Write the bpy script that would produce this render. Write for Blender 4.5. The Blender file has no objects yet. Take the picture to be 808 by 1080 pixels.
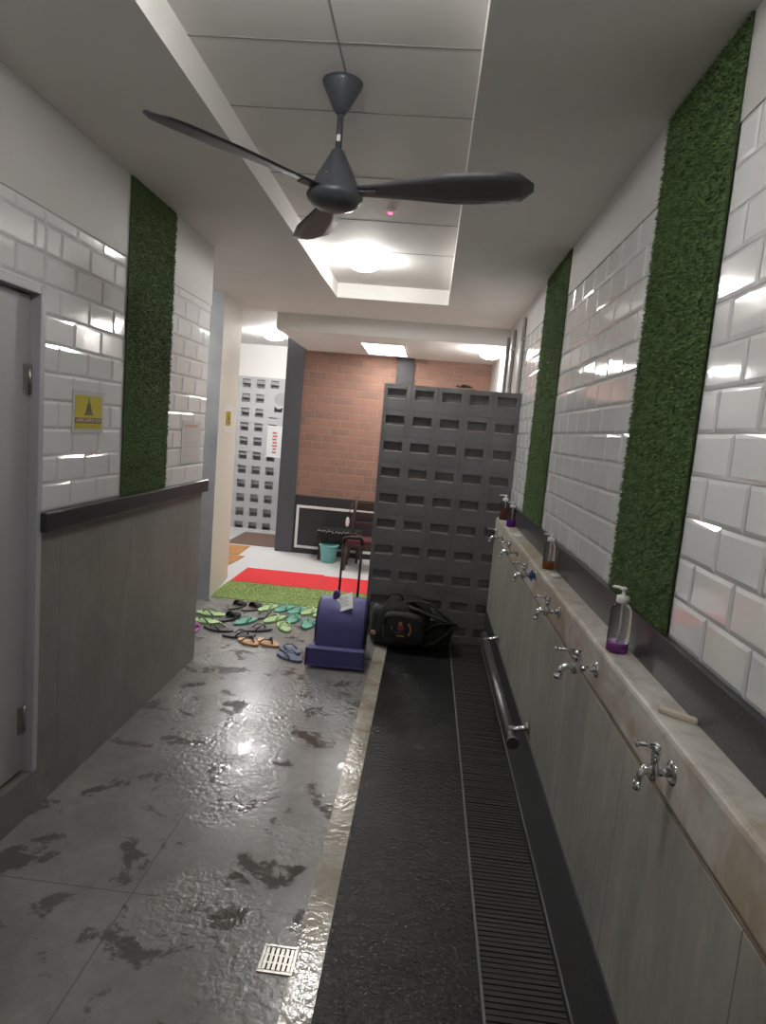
import bpy, bmesh, math, random
from mathutils import Vector, Matrix
R_ = math.radians
random.seed(7)
sc = bpy.context.scene
COL = sc.collection

# ------------------------------------------------------------------ materials
def mat(name, color, rough=0.5, metal=0.0, **kw):
    m = bpy.data.materials.new(name); m.use_nodes = True
    b = m.node_tree.nodes['Principled BSDF']
    b.inputs['Base Color'].default_value = (*color, 1)
    b.inputs['Roughness'].default_value = rough
    b.inputs['Metallic'].default_value = metal
    for k, v in kw.items(): b.inputs[k].default_value = v
    return m
def nt(m): return m.node_tree.nodes, m.node_tree.links, m.node_tree.nodes['Principled BSDF']
def coords(m, scale=(1, 1, 1), swz=None):
    N, L, _ = nt(m)
    tc = N.new('ShaderNodeTexCoord'); src = tc.outputs['Object']
    if swz:
        s = N.new('ShaderNodeSeparateXYZ'); c = N.new('ShaderNodeCombineXYZ')
        L.new(src, s.inputs[0])
        for i, a in enumerate(swz):
            if a is not None: L.new(s.outputs[a], c.inputs[i])
        src = c.outputs[0]
    mp = N.new('ShaderNodeMapping'); mp.inputs['Scale'].default_value = scale
    L.new(src, mp.inputs[0]); return mp.outputs[0]
def noise(m, vec, scale, detail=4, rough=0.55, dist=0.0):
    N, L, _ = nt(m); n = N.new('ShaderNodeTexNoise')
    n.inputs['Scale'].default_value = scale; n.inputs['Detail'].default_value = detail
    n.inputs['Roughness'].default_value = rough; n.inputs['Distortion'].default_value = dist
    L.new(vec, n.inputs['Vector']); return n.outputs['Fac']
def ramp(m, fac, stops):
    N, L, _ = nt(m); r = N.new('ShaderNodeValToRGB')
    e = r.color_ramp.elements
    while len(e) < len(stops): e.new(0.5)
    for el, (p, c) in zip(e, stops):
        el.position = p; el.color = (*c, 1) if len(c) == 3 else c
    L.new(fac, r.inputs[0]); return r.outputs[0]
def mixc(m, fac, a, b, mode='MIX'):
    N, L, _ = nt(m); x = N.new('ShaderNodeMix'); x.data_type = 'RGBA'; x.blend_type = mode
    for sock, v in ((x.inputs[0], fac), (x.inputs[6], a), (x.inputs[7], b)):
        if hasattr(v, 'links') or hasattr(v, 'is_output'): L.new(v, sock)
        elif isinstance(v, (int, float)): sock.default_value = v
        else: sock.default_value = (*v, 1)
    return x.outputs[2]
def bump(m, h, strength=0.3, dist=0.01, prev=None):
    N, L, b = nt(m); n = N.new('ShaderNodeBump')
    n.inputs['Strength'].default_value = strength; n.inputs['Distance'].default_value = dist
    L.new(h, n.inputs['Height'])
    if prev: L.new(prev, n.inputs['Normal'])
    L.new(n.outputs[0], b.inputs['Normal']); return n.outputs[0]
def setin(m, name, out):
    N, L, b = nt(m); L.new(out, b.inputs[name])
g = lambda v: (v, v, v)
def emis(name, color, s):
    m = bpy.data.materials.new(name); m.use_nodes = True
    b = m.node_tree.nodes['Principled BSDF']
    b.inputs['Base Color'].default_value = (*color, 1)
    b.inputs['Emission Color'].default_value = (*color, 1); b.inputs['Emission Strength'].default_value = s
    return m

M = {}
# paint
m = M['ceil'] = mat('ceiling_paint', (.70, .68, .655), .75)
v = coords(m); n_ = noise(m, v, 3); setin(m, 'Base Color', ramp(m, n_, [(.3, (.76, .745, .72)), (.7, (.80, .785, .76))]))
m = M['wallpaint'] = mat('wall_paint', (.50, .485, .47), .6)
m = M['white'] = mat('white_paint', (.78, .77, .75), .5)
m = M['cream'] = mat('cream_paint', (.68, .65, .58), .6)
m = M['pier'] = mat('grey_pier_paint', (.36, .37, .39), .6)
v = coords(m); setin(m, 'Base Color', ramp(m, noise(m, v, 5), [(.3, (.31, .32, .34)), (.7, (.41, .42, .44))]))
m = M['seam'] = mat('seam', (.30, .29, .28), .8)
# glazed tile
m = M['tile'] = mat('white_glazed_tile', (.72, .72, .725), .07)
m.node_tree.nodes['Principled BSDF'].inputs['Coat Weight'].default_value = .3
v = coords(m); bump(m, noise(m, v, 9, 2), .06, .01)
M['grout'] = mat('white_grout', (.74, .74, .74), .7)
# grey cement tile (dado)
def cement(name, lo, hi, swz, tw, th, rough=.5, jd=.55, sc_=(1, 1, 1), off=(0, 0, 0)):
    joint = jd < 1
    m = mat(name, hi, rough)
    vs = coords(m, sc_, swz); v = coords(m, (1, 1, 1), swz); v.node.inputs['Location'].default_value = off
    a = noise(m, vs, 3.5, 6, .6, .6); b2 = noise(m, vs, 22, 4)
    c = ramp(m, a, [(.25, lo), (.75, hi)])
    c = mixc(m, .25, c, ramp(m, b2, [(.3, lo), (.7, hi)]))
    if joint:
        N, L, _ = nt(m); br = N.new('ShaderNodeTexBrick'); br.offset = 0; br.squash = 1
        br.inputs['Scale'].default_value = 1; br.inputs['Brick Width'].default_value = tw
        br.inputs['Row Height'].default_value = th; br.inputs['Mortar Size'].default_value = .0022
        br.inputs['Mortar Smooth'].default_value = .2
        L.new(v, br.inputs['Vector'])
        c = mixc(m, br.outputs['Fac'], c, tuple(x * jd for x in lo))
    setin(m, 'Base Color', c)
    return m, v
M['dado'], v = cement('grey_cement_tile', (.145, .140, .130), (.255, .248, .232), (1, 2, None), .6, 3.0, .45, .85, (1.2, .6, 1))
bump(M['dado'], noise(M['dado'], v, 12), .08, .01)
M['dado_r'], v = cement('grey_cement_tile_trough', (.19, .183, .165), (.46, .445, .405), (1, 2, None), .6, .85, .4, .7, (1.6, .45, 1), (.25, 0, 0))
# wet concrete tile floor
m, v = cement('wet_grey_floor_tile', (.150, .147, .140), (.285, .278, .265), (0, 1, None), .6, 1.2, .4, .8, (1, 1, 1), (.22, .5, 0))
M['floor'] = m
pn = noise(m, v, 5.2, 7, .66, .35)
wet = ramp(m, pn, [(.555, g(0)), (.60, g(1))])
N, L, bs = nt(m)
basec = bs.inputs['Base Color'].links[0].from_socket
setin(m, 'Base Color', mixc(m, wet, basec, (.105, .10, .092)))
setin(m, 'Roughness', ramp(m, wet, [(0, g(.27)), (1, g(.08))]))
rip = noise(m, v, 38, 3, .5, .4)
patch = noise(m, v, 1.7, 4, .6, .3)
st_ = ramp(m, patch, [(.46, g(.05)), (.60, g(.5))])
bump(m, rip, .3, .01)
for nd in N:
    if nd.type == 'BUMP': L.new(st_, nd.inputs['Strength'])
# marble ledge with stains
m = M['marble'] = mat('stained_cream_marble', (.6, .57, .52), .35)
v = coords(m, (1, .8, 1))
a = noise(m, v, 6, 8, .66, 2.4); st = noise(m, v, 3.6, 6, .65, 1.2)
c = ramp(m, a, [(.25, (.33, .31, .28)), (.48, (.53, .505, .46)), (.7, (.66, .64, .60))])
c = mixc(m, ramp(m, st, [(.45, g(0)), (.63, g(.8))]), c, (.37, .27, .17))
setin(m, 'Base Color', c)
M['rust'] = mat('brown_joint', (.17, .125, .085), .7)
# black granite
m = M['granite'] = mat('black_granite', (.03, .03, .033), .28)
v = coords(m); s = noise(m, v, 190, 2, .7)
setin(m, 'Base Color', ramp(m, s, [(.60, (.026, .026, .030)), (.74, (.16, .16, .17))]))
m = M['skirt'] = mat('black_granite_skirt', (.03, .03, .034), .4)
v = coords(m); s = noise(m, v, 120, 2, .7)
setin(m, 'Base Color', ramp(m, s, [(.50, (.040, .041, .047)), (.72, (.11, .112, .122))]))
# black wet floor
m = M['blackfloor'] = mat('wet_black_floor_tile', (.012, .012, .013), .22)
v = coords(m)
n1 = noise(m, v, 62, 3, .6); n2 = noise(m, v, 2.5, 4)
setin(m, 'Base Color', ramp(m, n2, [(.3, (.016, .016, .017)), (.75, (.030, .030, .032))]))
setin(m, 'Roughness', ramp(m, n2, [(.35, g(.14)), (.7, g(.28))]))
bump(m, n1, 1.0, .008); m.node_tree.nodes['Principled BSDF'].inputs['Specular IOR Level'].default_value = .35
# kerb
m = M['kerb'] = mat('wet_beige_kerb', (.33, .28, .2), .25)
v = coords(m); a = noise(m, v, 6, 5, .6, 1.0)
setin(m, 'Base Color', ramp(m, a, [(.3, (.27, .22, .155)), (.5, (.40, .36, .29)), (.7, (.52, .495, .45))]))
setin(m, 'Roughness', ramp(m, noise(m, v, 5), [(.42, g(.06)), (.6, g(.2))]))
bump(m, noise(m, v, 34, 3), .17, .012)
M['grate'] = mat('dark_grate', (.060, .054, .053), .42, .4)
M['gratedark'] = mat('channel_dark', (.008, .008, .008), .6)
M['edge'] = mat('steel_edge', (.20, .195, .19), .5, .5)
M['chrome'] = mat('chrome', (.75, .76, .78), .12, 1.0)
M['steel'] = mat('brushed_steel', (.40, .385, .36), .33, 1.0)
M['railsteel'] = mat('dull_steel_pipe', (.20, .20, .20), .38, .85)
M['grassback'] = mat('turf_backing', (.06, .10, .035), .9)
def turf(name, lo, hi):
    m = mat(name, hi, .7); v = coords(m)
    setin(m, 'Base Color', ramp(m, noise(m, v, 60, 3, .7), [(.3, lo), (.7, hi)])); return m
M['grass'] = turf('turf_blade', (.070, .125, .036), (.135, .215, .07))
M['matgreen'] = turf('green_mat_blade', (.20, .29, .07), (.27, .37, .11))
m = M['redmat'] = mat('red_carpet', (.62, .022, .03), .9)
v = coords(m); bump(m, noise(m, v, 160, 2), .4, .005)
M['door'] = mat('grey_door', (.36, .365, .37), .45)
M['frame'] = mat('door_frame_grey', (.42, .41, .44), .4)
# brick wall
m = M['brick'] = mat('red_brick', (.4, .2, .15), .8)
v = coords(m, (1, 1, 1), (0, 2, None)); N, L, b = nt(m)
br = N.new('ShaderNodeTexBrick'); br.offset = .5
br.inputs['Scale'].default_value = 1; br.inputs['Brick Width'].default_value = .21
br.inputs['Row Height'].default_value = .09; br.inputs['Mortar Size'].default_value = .008
br.inputs['Mortar Smooth'].default_value = .3; br.inputs['Bias'].default_value = -.35
br.inputs['Color1'].default_value = (.31, .160, .115, 1); br.inputs['Color2'].default_value = (.17, .115, .095, 1)
br.inputs['Mortar'].default_value = (.31, .225, .185, 1)
L.new(v, br.inputs['Vector'])
c = mixc(m, .35, br.outputs['Color'], ramp(m, noise(m, v, 7, 5), [(.3, (.33, .185, .135)), (.7, (.22, .135, .105))]))
setin(m, 'Base Color', c)
inv = N.new('ShaderNodeMath'); inv.operation = 'SUBTRACT'; inv.inputs[0].default_value = 1
L.new(br.outputs['Fac'], inv.inputs[1]); bump(m, inv.outputs[0], .8, .01)
M['dark'] = mat('charcoal_paint', (.030, .030, .034), .45)
M['column'] = mat('charcoal_column', (.080, .083, .094), .45)
m = M['screen'] = mat('dark_grey_block', (.12, .12, .121), .5)
v = coords(m); setin(m, 'Base Color', ramp(m, noise(m, v, 8, 5), [(.3, (.128, .128, .129)), (.7, (.158, .158, .159))]))
M['joint'] = mat('block_joint', (.15, .15, .15), .8)
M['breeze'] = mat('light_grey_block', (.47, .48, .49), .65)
M['breezein'] = mat('block_hollow_shade', (.22, .215, .21), .8)  # backing painted darker than the blocks, as shade inside the hollows
M['breezeup'] = mat('block_upper_shade', (.34, .345, .35), .7)  # painted between block and backing tone, for the better-lit upper half
m = M['whitefloor'] = mat('white_floor_tile', (.66, .66, .66), .25)
M['orangemat'] = mat('orange_mat', (.36, .17, .055), .9)
M['brownmat'] = mat('brown_mat', (.16, .10, .075), .9)
M['fan'] = mat('fan_grey', (.062, .066, .078), .38)
M['fanblade'] = mat('fan_blade_grey', (.085, .085, .092), .45)
M['paper'] = mat('paper', (.72, .72, .72), .6)
M['laminate'] = mat('laminate_border', (.55, .56, .56), .2)
M['yellow'] = mat('yellow_sign', (.50, .42, .015), .35)
M['signdark'] = mat('sign_symbol', (.085, .062, .012), .5)
M['maroon'] = mat('maroon_band', (.13, .022, .028), .5)
M['pinkink'] = mat('pink_ink', (.60, .30, .29), .6)
M['redink'] = mat('red_ink', (.50, .12, .12), .6)
M['purple'] = mat('blue_violet_plastic', (.082, .078, .255), .45)
M['purple2'] = mat('violet_plastic', (.10, .07, .26), .36)
M['black'] = mat('black_plastic', (.012, .012, .013), .5)
M['blackcloth'] = mat('black_fabric', (.011, .011, .012), .85)
v = coords(M['blackcloth']); bump(M['blackcloth'], noise(M['blackcloth'], v, 30, 4), .5, .02)
M['bagpanel'] = mat('dark_grey_nylon', (.020, .021, .023), .6)
M['strap'] = mat('webbing', (.020, .020, .021), .8)
M['orange'] = mat('orange_thread', (.60, .27, .04), .7)
M['tan'] = mat('tan_thread', (.45, .26, .13), .7)
M['redthread'] = mat('red_thread', (.30, .06, .05), .7)
M['bluethread'] = mat('blue_thread', (.03, .10, .16), .7)
M['teal'] = mat('teal_plastic', (.20, .50, .49), .4)
M['wood'] = mat('dark_wood', (.048, .024, .018), .45)
M['maroonseat'] = mat('maroon_cushion', (.085, .016, .020), .7)
M['lace'] = mat('lace_white', (.42, .42, .42), .8)
def foam(n, c): M[n] = mat(n, c, .55)
foam('lime', (.40, .58, .27)); foam('tealfoam', (.12, .38, .29)); foam('charcoal', (.050, .048, .052))
foam('orangefoam', (.62, .36, .19)); foam('slate', (.11, .14, .23)); foam('pinkfoam', (.46, .16, .40))
foam('brownfoam', (.11, .098, .088)); foam('bluefoam', (.14, .25, .52)); foam('strapblack', (.022, .022, .026))
foam('strapgreen', (.07, .12, .06)); foam('greyfoam', (.085, .082, .080))
M['clear'] = mat('clear_plastic', (.95, .95, .96), .06, 0, **{'Transmission Weight': 1.0, 'IOR': 1.12})
def liquid(n, c): M[n] = mat(n, c, .1, 0, **{'Transmission Weight': .35, 'IOR': 1.2})
liquid('soap_purple', (.30, .10, .34)); liquid('soap_orange', (.55, .20, .05)); liquid('soap_amber', (.22, .08, .045)); liquid('soap_violet', (.22, .05, .42))
M['pump'] = mat('white_pump_plastic', (.80, .80, .78), .35)
M['soapbar'] = mat('cream_soap', (.62, .57, .46), .5)
M['soapwhite'] = mat('white_soap', (.70, .68, .66), .5)
M['bluecap'] = mat('blue_plastic', (.03, .08, .25), .4)
M['bulb'] = emis('lit_bulb', (1, .985, .95), 46)
M['bulbfar'] = emis('lit_bulb_far', (1, .985, .95), 42)
M['bulbleft'] = emis('lit_bulb_left', (1, .985, .96), 100)
M['bulbnear'] = emis('lit_bulb_near', (1, .985, .95), 50)
M['panel'] = emis('lit_panel', (1, .97, .92), 6)
M['led'] = emis('red_led', (1, .02, .08), 6)
M['decalred'] = mat('decal_red', (.62, .12, .07), .5)
M['decalteal'] = mat('decal_teal', (.20, .42, .45), .5)
M['label'] = mat('label_white', (.70, .70, .70), .5)
M['labelink'] = mat('label_ink', (.25, .26, .30), .6)

# ------------------------------------------------------------------ mesh helpers
class MB:
    def __init__(s): s.bm = bmesh.new()
    def _f(s, vs, mi, smooth=False):
        try: f = s.bm.faces.new(vs)
        except ValueError: return None
        f.material_index = mi; f.smooth = smooth; return f
    def poly(s, pts, mi=0):
        return s._f([s.bm.verts.new(p) for p in pts], mi)
    def box(s, x0, x1, y0, y1, z0, z1, mi=0, T=None, bev=0):
        P = [Vector((x, y, z)) for x in (x0, x1) for y in (y0, y1) for z in (z0, z1)]
        if T: P = [T @ p for p in P]
        V = [s.bm.verts.new(p) for p in P]
        fs = []
        for q in ((0, 1, 3, 2), (4, 6, 7, 5), (0, 4, 5, 1), (2, 3, 7, 6), (0, 2, 6, 4), (1, 5, 7, 3)):
            fs.append(s._f([V[i] for i in q], mi))
        if bev:
            es = list({e for f in fs for e in f.edges})
            r = bmesh.ops.bevel(s.bm, geom=es, offset=bev, segments=2, profile=.6, affect='EDGES')
            for f in r['faces']: f.material_index = mi
        return V
    def ring(s, c, u, w, ru, rw, n):
        return [s.bm.verts.new(c + u * (ru * math.cos(2 * math.pi * i / n)) + w * (rw * math.sin(2 * math.pi * i / n))) for i in range(n)]
    def bridge(s, a, b, mi, smooth=True):
        n = len(a)
        for i in range(n): s._f([a[i], a[(i + 1) % n], b[(i + 1) % n], b[i]], mi, smooth)
    def tube(s, pts, r, n=10, mi=0, caps=True, flat=1.0, up=None):
        pts = [Vector(p) for p in pts]
        rs = r if isinstance(r, (list, tuple)) else [r] * len(pts)
        prev = None; first = None; u = None
        for i, p in enumerate(pts):
            d = (pts[min(i + 1, len(pts) - 1)] - pts[max(i - 1, 0)]).normalized()
            if up: u = Vector(up)
            elif u is None: u = Vector((0, 0, 1)) if abs(d.z) < .9 else Vector((1, 0, 0))
            u = (u - d * u.dot(d)).normalized(); w = d.cross(u)
            rg = s.ring(p, w, u, rs[i], rs[i] * flat, n)
            if prev: s.bridge(prev, rg, mi)
            else: first = rg
            prev = rg
        if caps:
            s._f(list(reversed(first)), mi); s._f(prev, mi)
    def lathe(s, prof, c=(0, 0, 0), n=24, mi=0, T=None, caps=True):
        c = Vector(c); prev = None; first = None
        for (r, z) in prof:
            pts = [Vector((c.x + r * math.cos(2 * math.pi * i / n), c.y + r * math.sin(2 * math.pi * i / n), c.z + z)) for i in range(n)]
            if T: pts = [T @ p for p in pts]
            rg = [s.bm.verts.new(p) for p in pts]
            if prev: s.bridge(prev, rg, mi)
            else: first = rg
            prev = rg
        if caps:
            s._f(list(reversed(first)), mi); s._f(prev, mi)
    def prism(s, pts2, h0, h1, axis='z', mi=0, T=None, smooth=False):
        def mk(p, h):
            v = {'z': Vector((p[0], p[1], h)), 'x': Vector((h, p[0], p[1])), 'y': Vector((p[0], h, p[1]))}[axis]
            return T @ v if T else v
        a = [s.bm.verts.new(mk(p, h0)) for p in pts2]; b = [s.bm.verts.new(mk(p, h1)) for p in pts2]
        s._f(list(reversed(a)), mi); s._f(b, mi); s.bridge(a, b, mi, smooth)
    def build(s, name, mats, parent=None, recalc=True, bevel=0, subsurf=0, smooth=False, weld=False):
        if weld: bmesh.ops.remove_doubles(s.bm, verts=s.bm.verts, dist=1e-5)
        if recalc: bmesh.ops.recalc_face_normals(s.bm, faces=s.bm.faces)
        me = bpy.data.meshes.new(name); s.bm.to_mesh(me); s.bm.free()
        if smooth:
            for p in me.polygons: p.use_smooth = True
        for k in (mats if isinstance(mats, (list, tuple)) else [mats]): me.materials.append(M[k])
        o = bpy.data.objects.new(name, me); COL.objects.link(o)
        if parent: o.parent = parent
        if bevel:
            b = o.modifiers.new('bevel', 'BEVEL'); b.width = bevel; b.segments = 2; b.limit_method = 'ANGLE'
        if subsurf:
            d = o.modifiers.new('sub', 'SUBSURF'); d.levels = subsurf; d.render_levels = subsurf
        return o
def tag(o, label, cat, group=None, kind=None):
    o['label'] = label; o['category'] = cat
    if group: o['group'] = group
    if kind: o['kind'] = kind
    return o
def struct(o, label=None):
    o['kind'] = 'structure'
    if label: o['label'] = label
    return o
def thing(name, label, cat, loc=(0, 0, 0), rz=0, group=None):
    o = bpy.data.objects.new(name, None); COL.objects.link(o); o.empty_display_size = .05
    o.location = loc; o.rotation_euler = (0, 0, rz)
    return tag(o, label, cat, group)
def copy_tree(src, loc, rz, label, group=None):
    c = src.copy(); COL.objects.link(c); c.location = loc; c.rotation_euler = (0, 0, rz)
    c['label'] = label
    if group: c['group'] = group
    for ch in src.children:
        d = ch.copy(); COL.objects.link(d); d.parent = c
        for gc in ch.children:
            e = gc.copy(); COL.objects.link(e); e.parent = d
    return c

# ------------------------------------------------------------------ dimensions (metres; camera at x=0,y=0)
LX = -1.375          # left tiled wall face
RF = .541            # trough front face
RB = .63             # right tiled wall face
ZC = 2.54            # soffit
ZU = 2.65            # recess ceiling
YB = -1.3            # wall behind the camera
SY = 4.84            # dark block screen
FY = 7.7             # brick wall
GY = 9.1             # far block wall
RAIL0, RAIL1 = 1.078, 1.152

def tiles(mb, xf, sgn, y0, y1, z0, z1, gaps, mi, off=0):
    """bevelled running-bond tiles on the plane x=xf, facing sgn*x"""
    TW, TH, G, IN, D0, D1 = .2, .1, .0009, .011, .0022, .0055
    r = 0; z = z0
    while z < z1 - .01:
        zt = min(z + TH, z1)
        y = y0 - (TW / 2 if r % 2 else 0) - off
        while y < y1:
            a, b = max(y, y0), min(y + TW, y1)
            segs = [(a, b)]
            for (g0, g1) in gaps:
                ns = []
                for (p, q) in segs:
                    if q <= g0 or p >= g1: ns.append((p, q))
                    else:
                        if p < g0: ns.append((p, g0))
                        if q > g1: ns.append((g1, q))
                segs = ns
            for (p, q) in segs:
                if q - p < .012: continue
                O = [(p + G, z + G), (q - G, z + G), (q - G, zt - G), (p + G, zt - G)]
                i_ = min(IN, (q - p) * .4, (zt - z) * .4)
                I = [(p + i_, z + i_), (q - i_, z + i_), (q - i_, zt - i_), (p + i_, zt - i_)]
                tl = [random.uniform(-.0004, .0004) for _ in range(2)]
                vo = [mb.bm.verts.new((xf + sgn * D0, *k)) for k in O]
                vi = [mb.bm.verts.new((xf + sgn * (D1 + tl[0] * (1 if n < 2 else -1) + tl[1] * (1 if n in (0, 3) else -1)), *k)) for n, k in enumerate(I)]
                mb._f(vi, mi)
                for n in range(4): mb._f([vo[n], vo[(n + 1) % 4], vi[(n + 1) % 4], vi[n]], mi)
            y += TW
        z += TH; r += 1

# ------------------------------------------------------------------ SETTING
mb = MB(); mb.box(-3.4, -.253, YB, 5.39, -.1, 0); struct(mb.build('floor', 'floor'), 'wet grey cement tile floor with puddles')
mb = MB(); mb.box(-.167, RF - .254, YB, SY + .06, -.1, 0); struct(mb.build('floor_black', 'blackfloor'), 'wet black textured floor beside the drain channel')
mb = MB(); mb.box(-.253, -.167, YB, 5.39, -.1, .002); struct(mb.build('trim_kerb', 'kerb'), 'wet beige stone strip between grey floor and black floor')
mb = MB(); mb.box(-4.3, RB, 5.39, GY, -.1, .004, 0)
x = -4.3
mb.box(-.167, RB, SY + .06, 5.39, -.1, 0, 1)
struct(mb.build('floor_inside', ['whitefloor', 'floor']), 'glossy white floor of the room beyond')

# left wall
mb = MB()
DY0, DY1, DZ0, DZ1 = 1.45, 2.262, .165, 1.94        # door opening incl. frame
mb.box(LX - .12, LX - .006, DY1, 3.97, 0, RAIL0, 0)
mb.box(LX - .12, LX - .006, YB, DY0, 0, RAIL0, 0)
mb.box(LX - .12, LX - .006, DY0, DY1, 0, DZ0, 0)
for (a, b, c, d) in ((DY1, 3.97, RAIL0, ZC), (YB, DY0, RAIL0, ZC), (DY0, DY1, DZ1, ZC)):
    mb.box(LX - .12, LX - .006, a, b, c, d, 1)
# cement tile facing
mb.box(LX - .006, LX, DY1, 3.97, 0, RAIL0, 0); mb.box(LX - .006, LX, YB, DY1, 0, DZ0, 0)
# plain painted band and tiles
mb.box(LX - .006, LX, YB, 3.97, 2.20, ZC, 3)
GL = (2.875, 3.372)
tiles(mb, LX - .006, 1, DY1, 3.97, RAIL1, 2.2, [GL], 2)
tiles(mb, LX - .006, 1, YB, DY1, 1.952, 2.2, [], 2)
tiles(mb, LX - .006, 1, YB, DY0, RAIL1, 1.952, [], 2)
struct(mb.build('wall_left', ['dado', 'grout', 'tile', 'wallpaint'], recalc=False), 'white bevelled tiles above grey cement dado')
mb = MB(); mb.box(LX - .01, LX + .028, DY1 - .01, 4.005, RAIL0, RAIL1)
struct(mb.build('trim_rail', 'granite', bevel=.006), 'black granite rail along the left wall')

# door
dr = MB()
dr.box(LX - .10, LX + .006, DY1 - .03, DY1, DZ0, DZ1); dr.box(LX - .10, LX + .006, DY0, DY0 + .03, DZ0, DZ1)
dr.box(LX - .10, LX + .006, DY0 + .03, DY1 - .03, DZ1 - .03, DZ1)
d1 = MB(); d1.box(LX - .075, LX - .03, DY0 + .033, DY1 - .033, DZ0 + .012, DZ1 - .036)
door = struct(d1.build('door_1', 'door', bevel=.004), 'flat pale grey door in the left wall')
dr.build('door_frame', 'frame', door, bevel=.003)
for z in (.38, 1.62):
    h = MB(); h.lathe([(.006, -.05), (.006, .05)], (LX - .026, DY1 - .035, z), 10)
    h.box(LX - .03, LX - .026, DY1 - .07, DY1 - .034, z - .05, z + .05)
    h.build('hinge', 'steel', door)

# right wall
GR1 = (1.628, 2.135); GR2 = (3.50, 4.17)
mb = MB()
mb.box(RB + .006, RB + .15, YB, FY, 0, ZC + .2, 1)
mb.box(RB, RB + .006, YB, FY, 2.305, ZC, 2)
mb.box(RB, RB + .006, 5.0, FY, 0, 2.305, 2)
tiles(mb, RB + .006, -1, YB, 5.0, 1.105, 2.305, [GR1, GR2], 0, .07)
struct(mb.build('wall_right', ['tile', 'grout', 'wallpaint'], recalc=False), 'white bevelled wall tiles above the washing ledge')
mb = MB(); mb.box(RB - .012, RB + .006, YB, SY, .99, 1.105)
struct(mb.build('trim_band', 'granite', bevel=.003), 'black granite band behind the ledge')

# washing trough wall
mb = MB()
mb.box(RF, RB + .006, YB, SY, 0, .846, 0)
mb.box(RF - .002, RB + .006, YB, SY, .852, .99, 1, None, .014)
mb.box(RF - .0005, RB, YB, SY, .846, .852, 2)
struct(mb.build('wall_trough', ['dado_r', 'marble', 'rust'], bevel=.004), 'grey tiled washing wall with stained cream marble ledge')
mb = MB(); mb.box(RF - .006, RF + .01, YB, SY, 0, .285)
struct(mb.build('trim_skirting', 'skirt'), 'dark granite skirting below the washing wall')

# ceiling: soffit with recess, then steps down
RX0, RX1, RY0, RY1 = -.818, .045, -.3, 5.22
mb = MB()
mb.box(-3.4, RX0, YB, RY1, ZC, ZC + .16, 0); mb.box(RX1, RB + .006, YB, RY1, ZC, ZC + .16, 0)
mb.box(RX0, RX1, YB, RY0, ZC, ZC + .16, 0)
mb.box(-4.3, RB + .006, RY1, 6.12, ZC, ZC + .16, 0)
mb.box(-1.5, RB + .006, 6.12, GY, 2.39, ZC + .16, 0); mb.box(-4.3, -1.5, 6.12, GY, 2.57, ZC + .16, 0)
mb.box(RX0, RX1, RY0, RY1, ZU, ZU + .05, 0)
for yy in (.9, 1.47, 2.035, 2.45, 3.05, 3.65, 4.25): mb.box(RX0, RX1, yy - .003, yy + .003, ZU - .0015, ZU, 1)
mb.box(-.372, -.366, RY0, 2.2, ZU - .0015, ZU, 1)
struct(mb.build('ceiling', ['ceil', 'seam']), 'pale ceiling with a long rectangular recess')

# wall behind the camera, corridor and room beyond
mb = MB(); mb.box(-3.4, RB, YB - .1, YB, 0, ZC); struct(mb.build('wall_back', 'wallpaint'))
mb = MB(); mb.box(-3.5, -3.4, YB, 5.32, 0, ZC); struct(mb.build('wall_corridor', 'wallpaint'))
mb = MB(); mb.box(-4.4, -4.3, 5.32, GY, 0, ZC); struct(mb.build('wall_far_left', 'white'))
mb = MB(); mb.prism([(-4.3, 5.32), (-1.737, 5.32), (-1.82, 6.1), (-4.3, 6.1)], 0, ZC)
for f in mb.bm.faces:
    if f.calc_center_median().x > -1.8: f.material_index = 1
struct(mb.build('wall_pier', ['pier', 'cream']), 'grey and cream pier beside the entrance mats')
mb = MB(); mb.box(-1.53, RB, FY, FY + .15, .70, 2.39); struct(mb.build('wall_brick', 'brick'), 'red brick wall of the room beyond')
mb = MB(); mb.box(-1.53, RB, FY - .02, FY + .15, 0, .70)
struct(mb.build('wall_wainscot', 'dark'), 'charcoal lower panel under the brick wall')
mb = MB()
fx0, fx1, fz0, fz1, w = -1.50, .25, .07, .585, .03
mb.box(fx0, fx1, FY - .032, FY - .018, fz1 - w, fz1); mb.box(fx0, fx1, FY - .032, FY - .018, fz0, fz0 + w)
mb.box(fx0, fx0 + w, FY - .032, FY - .018, fz0 + w, fz1 - w); mb.box(fx1 - w, fx1, FY - .032, FY - .018, fz0 + w, fz1 - w)
struct(mb.build('trim_frame', 'white'), 'white rectangular moulding on the charcoal panel')
mb = MB(); mb.box(-1.735, -1.53, FY - .03, FY + .15, 0, 2.58); struct(mb.build('wall_column', 'column'), 'charcoal column at the left end of the brick wall')
mb = MB(); mb.box(-.45, -.255, FY - .03, FY + .02, .70, 2.39); struct(mb.build('trim_post', 'dark'), 'charcoal post on the brick wall above the screen')

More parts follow.
